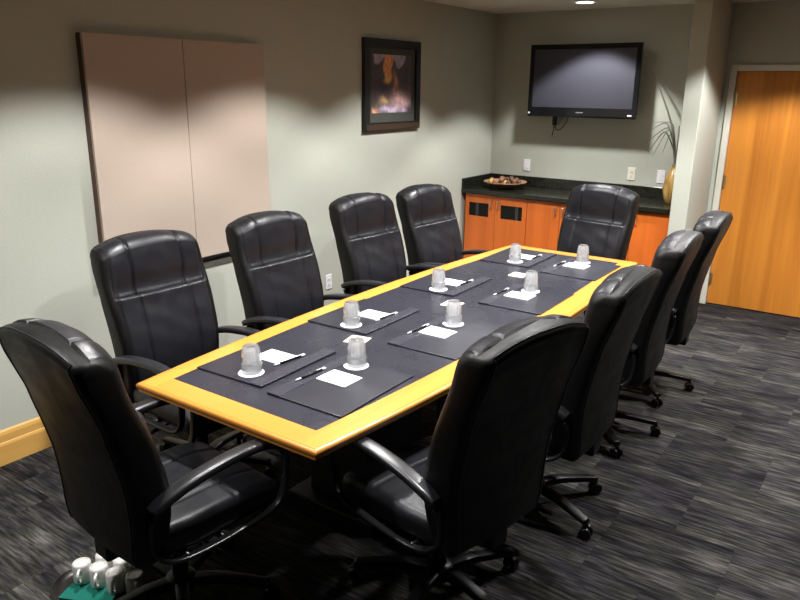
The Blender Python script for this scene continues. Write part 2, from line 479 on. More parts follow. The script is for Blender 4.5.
# ------------------------------------------------------------------ chair
def build_backrest(root):
    # rows: z, front x, back x, half width
    rows = [(.400,-.215,-.262,.215),(.415,-.198,-.280,.240),(.47,-.174,-.290,.252),(.56,-.152,-.290,.262),(.68,-.156,-.298,.270),(.79,-.182,-.320,.275),
            (.87,-.208,-.340,.279),(.930,-.232,-.354,.280),(.98,-.250,-.370,.280),(1.03,-.264,-.386,.279),(1.07,-.272,-.399,.277),(1.10,-.277,-.408,.275),
            (1.132,-.284,-.415,.272)]
    rows = [(z if z < .5 else .5+(z-.5)*1.012, f, b, w) for z, f, b, w in rows]
    R = spline(rows, 80)
    # crest: quarter ellipse closing
    z0, f0, b0, w0 = R[-1]
    for k in range(1, 9):
        a = k/8*PI/2; s = math.cos(a)**.85
        c = (f0+b0)/2 - .008*math.sin(a); h = (f0-b0)/2
        R.append((z0+.042*math.sin(a), c-.012*math.sin(a)+h*(s*.85+.15 if k < 8 else .10), c-.012*math.sin(a)-h*(s*.85+.15 if k < 8 else .10), w0-.014*(1-s)))
    NF, NC, NBk = 84, 6, 18
    gx = .43
    bm = bmesh.new(); rings = []; info = {}
    for ri, (z, f, b, w) in enumerate(R):
        hd = (f-b)/2; cx = (f+b)/2; r = min(hd*.66, .036)
        pts = []
        def P(x, y, tagv, u):
            pts.append((x, y, tagv, u))
        for i in range(NF+1):                                   # front, left to right
            u = -1+2*i/NF; P(cx+hd+.010*(1-u*u)*min(1, hd/.05), u*(w-r), 'f', u*(w-r)/w)
        for i in range(1, NC+1):
            a = i/NC*PI/2; P(cx+hd-r+r*math.cos(a), (w-r)+r*math.sin(a), 'c', 1)
        for i in range(1, NC+1):
            a = PI/2+i/NC*PI/2; P(cx-hd+r+r*math.cos(a), (w-r)+r*math.sin(a), 'c', 1)
        for i in range(1, NBk):
            u = 1-2*i/NBk; P(cx-hd-.014*(1-u*u)*min(1, hd/.05), u*(w-r), 'b', u)
        for i in range(NC, 0, -1):
            a = PI/2+i/NC*PI/2; P(cx-hd+r+r*math.cos(a), -((w-r)+r*math.sin(a)), 'c', -1)
        for i in range(NC, 0, -1):
            a = i/NC*PI/2; P(cx+hd-r+r*math.cos(a), -((w-r)+r*math.sin(a)), 'c', -1)
        crown = max(0, min(1, (z-.92)/.25)); crown = crown*crown*(3-2*crown)
        ring = []
        for x, y, tg, u in pts:
            yy = y/.28
            v = bm.verts.new((x, y, z-.056*crown*abs(yy)**2.5 + .016*crown))
            info[v] = (tg, u, z); ring.append(v)
        rings.append(ring)
    n = len(rings[0]); zone = {}
    for k, (A, C2) in enumerate(zip(rings, rings[1:])):
        zc = (R[k][0]+R[k+1][0])/2
        for i in range(n):
            fc = bm.faces.new((A[i], A[(i+1) % n], C2[(i+1) % n], C2[i]))
            zone[fc] = ('head' if zc > .934 else 'cush') if i < NF else 'shell'
    fc = bm.faces.new(rings[-1]); zone[fc] = 'shell'
    fc = bm.faces.new(rings[0][::-1]); zone[fc] = 'shell'
    bmesh.ops.recalc_face_normals(bm, faces=bm.faces); bm.normal_update()
    disp = {}
    for v, (tg, u, z) in info.items():
        if tg != 'f': continue
        y = v.co.y
        inw = 1-max(0, min(1, (abs(u)-.80)/.12))
        g = (.015 if z > .936 else .010)*math.exp(-((abs(y)-.140)/.0058)**2)
        if z > .936: g += .028*inw*math.exp(-((z-.960)/.060)**2)
        else: g -= .010*inw*math.exp(-((z-.936)/.035)**2)
        g +=   .005*math.exp(-((z-.936)/.005)**2)
        g += .006*math.exp(-((abs(u)-.88)/.02)**2)*(1 if z < 1.14 else .3)
        # soft pillow of each panel
        pil = .007*max(0, math.cos(PI*(abs(y)/.140 if abs(y) < .140 else (abs(y)-.196)/.056*.5)*.5)) if abs(y) < .25 else 0
        wr = .0012*math.sin(41*y+23*z)*math.sin(37*z-11*y)
        disp[v] = v.co + v.normal*(pil*(1 if z < .95 else .7)-g+wr)
    for v, c in disp.items(): v.co = c
    bm.verts.ensure_lookup_table()
    pipe_path = [rings[k][NF+2*NC].co.copy() for k in range(6, len(rings)-4)]
    top = [rings[len(rings)-4][i].co.copy() for i in range(NF+2*NC, NF+2*NC+NBk+1)]
    pipe_path2 = [rings[k][NF+2*NC+NBk].co.copy() for k in range(len(rings)-5, 5, -1)]
    def piece(z):
        nb = bmesh.new(); mp = {}
        for fc in bm.faces:
            if zone[fc] != z: continue
            vs = []
            for v in fc.verts:
                if v not in mp: mp[v] = nb.verts.new(v.co)
                vs.append(mp[v])
            nb.faces.new(vs)
        return nb
    def lk(name, z, mm, par):
        nb = piece(z); me = bpy.data.meshes.new(name); nb.to_mesh(me); nb.free()
        for p in me.polygons: p.use_smooth = True
        me.materials.append(mm); o = bpy.data.objects.new(name, me); COL.objects.link(o); o.parent = par
        return o
    sh = lk('backrest', 'shell', M['leather_shaded'], root)
    lk('headrest', 'head', M['leather'], root); lk('back_cushion', 'cush', M['leather'], root)
    pb = bmesh.new(); pp = pipe_path+top+pipe_path2
    tube(pb, pp, .0032, 6); link('piping', pb, M['leather'], sh, True)
    bm.free()

def seat_disp(p):
    x, y, z = p
    if z > 0:
        g = .007*math.exp(-((abs(y)-.125)/.006)**2) + .006*math.exp(-((x-.06)/.006)**2)
        z += .012*(1-(x/.27)**2)*(1-(y/.27)**2) - g
    fr = max(0, (x-.10)/.17)
    z -= .035*fr*fr
    rr = max(0, (-x-.12)/.15)
    y *= 1-.10*rr - .06*fr*fr
    return Vector((x, y, z))

def make_chair():
    root = thing('office_chair', '', 'chair')
    build_backrest(root)
    sc = rounded_block((.265,.262,.055), .042, (54,54,10), seat_disp)
    s = link('seat', sc, M['leather'], root, True, (.045, 0, .455))
    bm = bmesh.new(); box(bm, -.20, .27, -.215, .215, .385, .405, bev=.008); 
    link('seat_pan', bm, M['black_plastic'], root)
    for sg in (-1, 1):
        y = .288*sg
        pad = spline([(-.250,y,.628),(-.20,y,.652),(-.11,y,.676),(0,y,.692),(.10,y,.698),(.19,y,.692),(.250,y,.673),(.280,y,.640)], 40)
        bm = bmesh.new()
        sweep(bm, pad, rrect(.030,.017,.014), scale=lambda q: (.72+.28*min(1, math.sin(PI*min(1, q*.92+.06))*1.7), .95 if q < .9 else .8))
        arm = link('armrest', bm, M['arm'], root, True)
        loop = spline([(.272,y,.655),(.289,y,.61),(.288,y,.54),(.272,y,.465),(.225,y,.420),(.10,y*.98,.402),(-.05,y*.95,.392),(-.16,y*.9,.396),(-.225,y*.86,.44),(-.245,y*.88,.52),(-.245,y*.97,.605)], 50)
        bm = bmesh.new(); sweep(bm, loop, rrect(.016,.009,.008))
        link('arm_frame', bm, M['dark_metal'], arm, True)
        for bx_ in (.02, -.12):
            bm = bmesh.new(); tube(bm, [(bx_,y*.94,.395),(bx_,.17*sg,.388)], .012, 8); link('arm_bracket', bm, M['dark_metal'], arm, True)
    bm = bmesh.new(); box(bm, -.13, .11, -.085, .085, .315, .386, bev=.012); box(bm, -.235, -.10, -.05, .05, .345, .38, bev=.008)
    box(bm, -.29, -.225, -.045, .045, .35, .56, bev=.010)
    mech = link('tilt_mechanism', bm, M['black_plastic'], root)
    bm = bmesh.new(); tube(bm, [(.0,-.08,.345),(.0,-.20,.345),(.0,-.24,.340)], .006, 8); tube(bm, [(.0,-.225,.342),(.0,-.275,.336)], .011, 8)
    link('tilt_lever', bm, M['black_plastic'], mech, True)
    bm = bmesh.new(); lathe(bm, [(0,.10),(.030,.10),(.030,.235),(.024,.240),(.024,.316),(0,.316)], 20)
    autosmooth(link('gas_lift', bm, M['black_plastic'], root))
    bm = bmesh.new(); lathe(bm, [(0,.062),(.045,.062),(.058,.080),(.056,.115),(.040,.126),(0,.126)], 24)
    autosmooth(link('base_hub', bm, M['black_plastic'], root))
    for k in range(5):
        a = 2*PI*k/5 + PI   # one leg towards the back by default
        ca, sa = math.cos(a), math.sin(a)
        bm = bmesh.new()
        path = spline([(.040*ca,.040*sa,.098),(.14*ca,.14*sa,.104),(.25*ca,.25*sa,.090),(.338*ca,.338*sa,.076)], 14)
        sweep(bm, path, rrect(.024,.016,.008,3), up=Vector((-sa,ca,0)), scale=lambda q: (1.15-.35*q, 1.1-.35*q))
        leg = link('leg', bm, M['black_plastic'], root, True)
        bm = bmesh.new(); c = Vector((.338*ca, .338*sa, .0))
        for off in (-.017, .017):
            w = bmesh.new(); lathe(w, [(0,-.010),(.022,-.010),(.027,-.006),(.027,.006),(.022,.010),(0,.010)], 18)
            rot = Matrix.Rotation(a+PI/2+.5*math.sin(k*2.1), 3, 'Z') @ Matrix.Rotation(PI/2, 3, 'Y')
            axis = rot @ Vector((0,0,1))
            for v in w.verts: v.co = rot @ v.co + c + axis*off + Vector((0,0,.027))
            me = bpy.data.meshes.new('tmp'); w.to_mesh(me); w.free(); bm.from_mesh(me); bpy.data.meshes.remove(me)
        tube(bm, [c+Vector((0,0,.03)), c+Vector((0,0,.074))], .008, 8)
        autosmooth(link('caster', bm, M['caster'], leg))
    return root

CH = 'leather chairs around the conference table'
# hub x, y, facing angle, twist of base legs, label
# middle of the back's top edge, facing angle, turn of the star base
chairs = [
 (1.56, 1.06, 85, -12, 'black leather chair at the near end of the table, back turned, beside the mugs'),
 (.565, 2.11, -4, 0, 'black leather chair on the wall side nearest the camera, in front of the tan board'),
 (.615, 2.89, -2, 0, 'black leather chair second from the camera on the wall side, right of the tan board'),
 (.575, 3.82, -5, 0, 'black leather chair third from the camera on the wall side'),
 (.650, 4.475, -5, 36, 'black leather chair on the wall side farthest from the camera, nearest the orange cabinets'),
 (1.715, 5.34, -99, 0, 'black leather chair at the far end of the table, facing the camera before the cabinets'),
 (2.695, 1.965, 168, 0, 'black leather chair on the aisle side nearest the camera, seen from behind'),
 (2.73, 2.83, 180, 51, 'black leather chair second from the camera on the aisle side, seen from behind'),
 (2.69, 3.775, 183, 19, 'black leather chair third from the camera on the aisle side, its seat hidden'),
 (2.68, 4.55, 183, 19, 'black leather chair on the aisle side farthest from the camera, nearest the oak door'),
]
proto = make_chair()
for i, (x, y, a, tw, lab) in enumerate(chairs):
    o = proto if i == 0 else copy_tree(proto)
    a = math.radians(a)
    o.location = (x+.352*math.cos(a), y+.352*math.sin(a), 0); o.rotation_euler = (0, 0, a); o['label'] = lab; o['group'] = CH
    for ch in o.children:
        if ch.name.startswith('leg'): ch.rotation_euler = (0, 0, math.radians(tw))

# ------------------------------------------------------------------ place settings
def make_pad():
    r = thing('desk_pad', '', 'desk pad')
    link('pad_sheet', B(-.185, .185, -.24, .24, 0, .0065, bev=.002, seg=2), M['pad'], r)
    link('pen_rail', B(.120, .185, -.24, .24, .0066, .0095, bev=.0012, seg=1), M['pad_rail'], r)
    return r
def make_notepad():
    r = thing('notepad', '', 'notepad')
    bm = bmesh.new(); box(bm, -.075, .075, -.058, .058, 0, .005, bev=.0004, seg=1); link('paper_block', bm, M['paper'], r)
    return r
def make_pen():
    r = thing('pen', '', 'pen')
    bm = bmesh.new(); tube(bm, [(0,-.055,.0048),(0,.065,.0048)], .0048, 12); link('barrel', bm, M['black_plastic'], r, True)
    bm = bmesh.new(); tube(bm, [(0,-.085,.0048),(0,-.078,.0048),(0,-.055,.0048)], .0046, 12, lambda q: .25+.75*min(1, q*1.2)); link('tip', bm, M['silver'], r, True)
    bm = bmesh.new(); tube(bm, [(0,.065,.0048),(0,.080,.0048),(0,.090,.0048)], .0046, 12, lambda q: 1-.35*q); b = link('cap', bm, M['silver'], r, True)
    bm = bmesh.new(); box(bm, -.0018, .0018, .035, .084, .0098, .0112); box(bm, -.0018, .0018, .079, .084, .007, .0112); link('clip', bm, M['silver'], b)
    return r
def make_coaster():
    bm = bmesh.new(); lathe(bm, [(0,0),(.053,0),(.054,.001),(.053,.002),(0,.002)], 40)
    return link('round_coaster', bm, M['paper'])
def make_glass():
    # upside-down tumbler: mouth below, thick foot above
    outer = [(.0405,0),(.0418,.002),(.0415,.022),(.0412,.036),(.0400,.0395),(.0362,.0425),(.0360,.046),(.0362,.060),(.0345,.080),(.0325,.096),(.0305,.103),(.027,.106)]
    inner = [(.020,.1035),(.0,.1030)]
    ins = [(0,.090),(.026,.089),(.0292,.084),(.0312,.070),(.0330,.050),(.0346,.040),(.0366,.034),(.0378,.020),(.0385,.002),(.0392,0)]
    def fl(r, z, a):
        k = max(0, min(1, (z-.042)/.006))*max(0, min(1, (.103-z)/.008))
        return r*(1 + .075*k*abs(math.cos(a*6)) - .035*k)
    bm = bmesh.new()
    prof = outer+inner
    # outer shell with flutes
    lathe(bm, prof, 72, flute=lambda r, z, a: fl(r, z, a) if r > .0295 else r)
    lathe(bm, ins, 72)
    # join the two rims
    low = [v for v in bm.verts if abs(v.co.z) < 1e-7 and v.co.xy.length > .03]
    ro = sorted([v for v in low if v.co.xy.length > .0400], key=lambda v: math.atan2(v.co.y, v.co.x))
    rin = sorted([v for v in low if v.co.xy.length <= .0400], key=lambda v: math.atan2(v.co.y, v.co.x))
    for i in range(len(ro)):
        j = (i+1) % len(ro); bm.faces.new((ro[i], ro[j], rin[j], rin[i]))
    for v in bm.verts: v.co.z *= 1.09; v.co.x *= 1.05; v.co.y *= 1.05
    o = link('tumbler', bm, M['glass'], None); return autosmooth(o, 40)
PAD, NOTE, PEN, COA, GLA = make_pad(), make_notepad(), make_pen(), make_coaster(), make_glass()
used = set()
def inst(proto, loc, rz, label, cat, group):
    if proto.name in used: o = copy_tree(proto)
    else: o = proto; used.add(proto.name)
    o.location = loc; o.rotation_euler = (0,0,rz); return tag(o, label, cat, group)
order = ['nearest the camera', 'second from the camera', 'third from the camera', 'farthest from the camera']
# side, pad centre (rel x, y), pad turn, coaster, notepad centre, pen centre, pen turn
settings = [
 ('wall', (.245,2.055), 2, (.30,1.90), (.255,2.085), (.335,2.09), 8),
 ('wall', (.195,2.80), 1, (.24,2.63), (.235,2.82), (.310,2.83), 6),
 ('wall', (.19,3.62), 1, (.235,3.45), (.22,3.62), (.30,3.65), 6),
 ('wall', (.235,4.51), 1, (.28,4.36), (.27,4.52), (.345,4.55), 6),
 ('aisle', (.675,2.04), 181, (.60,2.22), (.635,2.065), (.52,2.02), 5),
 ('aisle', (.715,2.775), 181, (.64,2.95), (.65,2.79), (.555,2.76), 5),
 ('aisle', (.735,3.60), 181, (.69,3.74), (.685,3.61), (.57,3.60), 5),
 ('aisle', (.72,4.45), 180, (.66,4.62), (.67,4.49), (.565,4.45), 5),
]
for i, (side, pc, pt, cc, nc, pn, pnt) in enumerate(settings):
    w = order[i % 4]; z = TZ
    inst(PAD, (TX0+pc[0], pc[1], z), math.radians(pt), f'black leather desk pad on the {side} side of the table, {w}', 'desk pad', 'black desk pads on the table')
    zp = z+.0068
    inst(NOTE, (TX0+nc[0], nc[1], zp), math.radians(pt % 180 - 1), f'white notepad on the {side}-side desk pad {w}', 'notepad', 'white notepads on the desk pads')
    zz = zp if side == 'wall' else zp+.003
    inst(PEN, (TX0+pn[0], pn[1], zz), math.radians(-pnt+2), f'black and silver pen on the {side}-side desk pad {w}', 'pen', 'pens on the desk pads')
    inst(COA, (TX0+cc[0], cc[1], zp), 0, f'white round coaster under the {side}-side tumbler {w}', 'coaster', 'round white coasters')
    inst(GLA, (TX0+cc[0]-.004, cc[1]+.008, zp+.0022), random.random(), f'clear fluted tumbler upside down on the {side}-side pad {w}', 'glass', 'upside-down tumblers on the table')
SQ = None
for k, (x, y) in enumerate(((.395,2.485),(.45,3.255),(.455,4.06))):
    lab = 'cream square coaster on the bare table centre, ' + ('nearest the camera', 'middle one of three', 'farthest from the camera')[k]
    if SQ is None:
        SQ = link('square_coaster', B(-.05,.05,-.05,.05,0,.004,bev=.0008,seg=1), M['cream_paper']); o = SQ
    else:
        o = SQ.copy(); COL.objects.link(o)
    o.location = (TX0+x, y, TZ-.0004); o.rotation_euler = (0,0,math.radians((12,4,2)[k])); tag(o, lab, 'coaster', 'cream square coasters')

# ------------------------------------------------------------------ credenza
CW = [.034, .70, 1.36, 2.02]; CF, CB = 6.165, 6.715
lab = ['left cabinet with two smoked-glass windows in its orange doors', 'middle orange wood cabinet partly behind the far end chair', 'right orange wood cabinet next to the partition wall']
for k in range(3):
    x0, x1 = CW[k], CW[k+1]-.001
    c = thing('base_cabinet', lab[k], 'cabinet', ((x0+x1)/2, CB, 0), 0, 'orange base cabinets')
    W = (x1-x0)/2
    link('carcass', B(-W, W, CF+.022-CB, 0, .10, .898), M['cabinet'], c)
    link('toe_kick', B(-W, W, CF+.08-CB, CF+.095-CB, 0, .0995), M['slot'], c)
    for s in (-1, 1):
        a, b = (-W+.002, -.0015) if s < 0 else (.0015, W-.002)
        yf = CF-CB; z0, z1 = .115, .892
        bm = bmesh.new()
        if k == 0:
            # door with a cut-out window
            wx0, wx1 = (a+.038, a+.258) if s < 0 else (a+.055, a+.285)
            wz0, wz1 = .680, .812
            for q in ((a, wx0, z0, z1), (wx1, b, z0, z1), (wx0, wx1, z0, wz0), (wx0, wx1, wz1, z1)):
                box(bm, q[0], q[1], yf, yf+.02, q[2], q[3])
            bmesh.ops.remove_doubles(bm, verts=bm.verts, dist=1e-6)
        else:
            box(bm, a, b, yf, yf+.02, z0, z1, bev=.0015, seg=1)
        dr = link('cabinet_door', bm, M['cabinet'], c)
        if k == 0:
            link('window_pane', B(wx0-.004, wx1+.004, yf+.012, yf+.018, wz0-.004, wz1+.004), M['pane'], dr)
            mx = wx0+.075 if s < 0 else wx0+.155
            link('grey_slat', B(mx, mx+.032, yf+.008, yf+.0125, wz0, wz1), mat('grey_slat', (.035,.038,.038), .5), dr)
        hx = -.038 if s < 0 else .038
        bm = bmesh.new(); tube(bm, spline([(hx,yf,.852),(hx,yf-.022,.846),(hx,yf-.028,.812),(hx,yf-.022,.776),(hx,yf,.769)], 18), .0055, 10)
        link('handle', bm, M['nickel'], dr, True)
bm = bmesh.new()
box(bm, 0.002, 2.018, 6.13, 6.718, .900, .940, bev=.004)
ct = thing('granite_countertop', 'black granite countertop with backsplash on the orange cabinets', 'countertop', (1.0, 6.46, .900))
link('slab', bm, M['granite'], ct, loc=(-1.0,-6.46,-.900))
bm = bmesh.new(); box(bm, .025, 2.018, 6.698, 6.718, .9405, 1.040, bev=.003)
link('backsplash', bm, M['granite'], ct, loc=(-1.0,-6.46,-.900))
bm = bmesh.new(); box(bm, .002, .022, 6.135, 6.718, .9405, 1.040, bev=.003)
link('side_splash', bm, M['granite'], ct, loc=(-1.0,-6.46,-.900))
# end panel of the credenza against the wall
# ------------------------------------------------------------------ bowl with dried pods
bx, by, bz = .330, 6.42, .9405
bm = bmesh.new()
lathe(bm, [(0,0),(.075,0),(.080,.006),(.10,.014),(.17,.034),(.225,.058),(.236,.064),(.234,.070),(.222,.066),(.17,.045),(.10,.026),(0,.020)], 48)
for v in bm.verts: v.co.x *= .9; v.co.y *= .9
o = autosmooth(link('shallow_bowl', bm, M['bowl'], None, loc=(bx,by,bz)), 50)
tag(o, 'shallow brown bowl of dried pods on the left end of the black counter', 'bowl')
pods = []
rng = random.Random(3)
def place_pods(n, rmax, z, smin, smax):
    for _ in range(4000):
        if len(pods) >= n: return
        a = rng.random()*2*PI; r = rmax*math.sqrt(rng.random()); s = smin+(smax-smin)*rng.random()
        x, y = r*math.cos(a), r*math.sin(a)
        zz = z + s + max(0, (r-.075)/.125*.040)
        if all((x-p[0])**2+(y-p[1])**2+(zz-p[3])**2 > ((s+p[2])*.97)**2 for p in pods): pods.append((x, y, s, zz))
place_pods(16, .160, .024, .022, .031); place_pods(21, .09, .066, .018, .025)
kinds = ['pod_brown','pod_rose','pod_brown','pod_gold','pod_brown','pod_rose']
names = {'pod_brown':'dark brown','pod_rose':'rust red','pod_gold':'gold'}
for i, (x, y, s, zz) in enumerate(pods):
    kd = kinds[i % 6]; bm = bmesh.new(); bmesh.ops.create_icosphere(bm, subdivisions=3, radius=s)
    for v in bm.verts:
        dd = v.co.normalized(); a = math.atan2(dd.y, dd.x)
        v.co *= 1+.07*math.cos(6*a)*(1-abs(dd.z))-.10*max(0, dd.z)**4
    o = link('dried_pod', bm, M[kd], None, True, (bx+x, by+y, bz+zz))
    o.rotation_euler = (rng.random(), rng.random(), rng.random())
    tag(o, f'small {names[kd]} dried pod heaped in the shallow brown bowl', 'dried pod', f'{names[kd]} dried pods in the bowl')

# ------------------------------------------------------------------ vase and leaves
vx, vy = 1.928, 6.46
bm = bmesh.new(); lathe(bm, [(0,0),(.045,0),(.052,.006),(.070,.05),(.083,.11),(.081,.17),(.066,.235),(.044,.285),(.032,.31),(.033,.325),(.038,.333),(.034,.335),(.027,.325),(.026,.31),(.038,.285),(0,.23)], 40)
o = autosmooth(link('tall_vase', bm, M['vase'], None, loc=(vx,vy,.9405)), 50)
tag(o, 'golden brown glazed vase on the counter beside the partition wall', 'vase')
pl = thing('dried_leaf_arrangement', 'thin arching dark leaves standing in the golden brown vase', 'plant', (vx, vy, 1.20))
def leaf(pts, w, m='leaf'):
    P = [Vector(p)-Vector((vx,vy,1.20)) for p in spline(pts, 22)]; bm = bmesh.new(); rows = []
    for i, p in enumerate(P):
        t = (P[min(i+1, len(P)-1)]-P[max(0, i-1)]).normalized()
        s = t.cross(Vector((.25,1,.15))).normalized(); q = i/(len(P)-1)
        k = w*(math.sin(PI*min(1, q*.85+.12)))**.7*(1 if q < .97 else .3)
        nn = t.cross(s)*.0035
        rows.append([bm.verts.new(p+s*k), bm.verts.new(p+nn), bm.verts.new(p-s*k), bm.verts.new(p-nn*.3)])
    for A, C2 in zip(rows, rows[1:]):
        for i in range(4): bm.faces.new((A[i], A[(i+1) % 4], C2[(i+1) % 4], C2[i]))
    bm.faces.new(rows[0][::-1]); bm.faces.new(rows[-1])
    link('leaf', bm, M[m], pl, True)
root = (vx, vy, 1.21)
for mid, tip, w in (((1.82,6.44,1.58),(1.655,6.42,1.44),.0065), ((1.80,6.42,1.54),(1.70,6.40,1.36),.007), ((1.84,6.42,1.56),(1.74,6.40,1.34),.006),
                    ((1.80,6.46,1.62),(1.68,6.46,1.55),.006), ((1.86,6.42,1.52),(1.82,6.40,1.36),.006), ((1.84,6.50,1.62),(1.69,6.52,1.62),.005), ((1.93,6.42,1.6),(1.95,6.4,1.42),.006)):
    m0 = tuple(root[i]*.45+mid[i]*.55+(0,0,.10)[i] for i in range(3))
    leaf([root, (vx-.004, vy, 1.32), m0, mid, tip], w)
leaf([root, (1.89,6.50,1.38), (1.83,6.56,1.60), (1.70,6.61,1.86), (1.57,6.66,2.07)], .009, 'leaf')

# ------------------------------------------------------------------ television
tvy = 6.60
tv = thing('flat_television', 'wall-mounted flat black television above the orange cabinets', 'television', (.94, 6.72, 1.96))
x0, x1, z0, z1 = -.485, .565, -.312, .325   # relative
def tvb(name, a, b, c, d_, e, f, m, bev=.0, par=None, seg=2):
    return link(name, B(a, b, c-6.72, d_-6.72, e, f, bev=bev, seg=seg), m, par or tv)
body = tvb('back_housing', x0+.02, x1-.02, 6.60, 6.655, z0+.03, z1-.02, M['black_plastic'], .015)
bm = bmesh.new(); yb = 6.572-6.72; yb2 = 6.603-6.72
for q in ((x0, x0+.040, z0, z1), (x1-.040, x1, z0, z1), (x0+.040, x1-.040, z1-.042, z1), (x0+.040, x1-.040, z0, z0+.075)):
    box(bm, q[0], q[1], yb, yb2, q[2], q[3])
bmesh.ops.remove_doubles(bm, verts=bm.verts, dist=1e-5)
bz_ = link('bezel', bm, M['bezel'], tv)
bm = bmesh.new(); tube(bm, [(x0+.002,yb+.012,z0), (x1-.002,yb+.012,z0)], .013, 14); link('lower_lip', bm, M['bezel'], bz_, True)
tvb('screen', x0+.040, x1-.040, 6.580, 6.60, z0+.075, z1-.042, M['screen'])
bm = bmesh.new()
for k in range(7): box(bm, x0/2+x1/2-.035+k*.0102, x0/2+x1/2-.028+k*.0102, yb-.0012, yb+.001, z0+.028, z0+.037)
link('logo', bm, M['logo'], bz_)
tvb('badge_and_glint', x1-.075, x1-.035, 6.5705, 6.5725, z0+.010, z0+.024, M['silver'], 0, bz_)
tvb('badge_and_glint', x0+.008, x0+.024, 6.5705, 6.5725, z0+.012, z0+.030, M['silver'], 0, bz_)  # lower left one is a painted glint, a silver chip on the bezel
tvb('wall_bracket', -.16, .16, 6.655, 6.7195, -.12, .12, M['dark_metal'], .004)
cb = thing('television_cable', 'black plug and looping cable hanging below the television', 'cable', (.70, 6.66, 1.60))
bm = bmesh.new(); box(bm, -.016, .026, -.015, .015, -.045, .06, bev=.005); link('plug', bm, M['black_plastic'], cb)
bm = bmesh.new(); tube(bm, spline([(.005,0,-.04),(.02,.01,-.085),(.06,.01,-.085),(.10,.0,-.045),(.13,0,.0),(.135,-.005,.06)], 30), .0045, 8); link('cord', bm, M['black_plastic'], cb, True)
bm = bmesh.new(); tube(bm, spline([(0,0,-.04),(-.01,.02,-.09),(-.03,.045,-.13),(-.035,.05,-.16)], 20), .0035, 8); link('cord', bm, M['black_plastic'], cb, True)

# ------------------------------------------------------------------ tan board cabinet on the left wall
by0, by1, bz0, bz1 = 2.205, 3.465, .858, 2.145
bd = thing('presentation_board', 'large tan two-door presentation board cabinet on the left wall', 'board', (0, (by0+by1)/2, (bz0+bz1)/2))
hy, hz = (by1-by0)/2, (bz1-bz0)/2
link('case', B(.001, .040, -hy, hy, -hz, hz, bev=.002, seg=1), M['boardbody'], bd)
mid = .0
ysplit = 2.825-(by0+by1)/2
for a, b in ((-hy, ysplit-.0015), (ysplit+.0015, hy)):
    dd = link('door_panel', B(.0405, .060, a, b, -hz, hz, bev=.002, seg=1), M['fabric'], bd)
link('marker_tray', B(.001, .052, -hy+.02, hy-.02, -hz-.016, -hz-.0005, bev=.003, seg=1), M['slot'], bd)

# ------------------------------------------------------------------ framed picture
py0, py1, pz0, pz1 = 4.555, 5.325, 1.555, 2.255
pc = thing('framed_picture', 'black framed picture of an orange and lavender rocky scene on the left wall', 'picture', (0, (py0+py1)/2, (pz0+pz1)/2))
hy, hz = (py1-py0)/2, (pz1-pz0)/2
fw = .062
bm = bmesh.new()
for q in ((-hy, -hy+fw, -hz, hz), (hy-fw, hy, -hz, hz), (-hy+fw, hy-fw, hz-fw, hz)):
    box(bm, .002, .034, q[0], q[1], q[2], q[3])
box(bm, .002, .034, -hy+fw, hy-fw, -hz, -hz+fw)
bmesh.ops.remove_doubles(bm, verts=bm.verts, dist=1e-5)
fr = link('frame', bm, M['picframe'], pc)
link('bottom_slip', B(.034, .0375, -hy+.01, hy-.01, -hz+.005, -hz+.050), M['picfront'], fr)
link('mount', B(.003, .014, -hy+fw, hy-fw, -hz+fw, hz-fw), M['picmat'], pc)
# painted print: colours belong to the print
NY_, NZ_ = 64, 64
bm = bmesh.new(); a0, a1, c0, c1 = -hy+.105, hy-.115, -hz+.135, hz-.115
V = [[bm.verts.new((.0155, a0+(a1-a0)*i/NY_, c0+(c1-c0)*j/NZ_)) for j in range(NZ_+1)] for i in range(NY_+1)]
for i in range(NY_):
    for j in range(NZ_): bm.faces.new((V[i][j], V[i+1][j], V[i+1][j+1], V[i][j+1]))
pm = mat('printed_picture', (.2,.2,.2), .5, .4); nb = NB(pm)
at = nb.node('ShaderNodeVertexColor'); at.layer_name = 'print'
fz = nb.noise(nb.coords((1,1,1)), 38, 4, .7)
nb.color(nb.mix(.75, at.outputs['Color'], nb.ramp(fz, [(.3,(.8,.75,.75)),(.7,(2.2,2.15,2.15))]), 'MULTIPLY'))
pr = link('print', bm, pm, pc)
ca = pr.data.color_attributes.new('print', 'FLOAT_COLOR', 'POINT')
def blob(u, v, cu, cv, ru, rv): return math.exp(-(((u-cu)/ru)**2+((v-cv)/rv)**2))
def sstep(a, b, x):
    q = max(0, min(1, (x-a)/(b-a))); return q*q*(3-2*q)
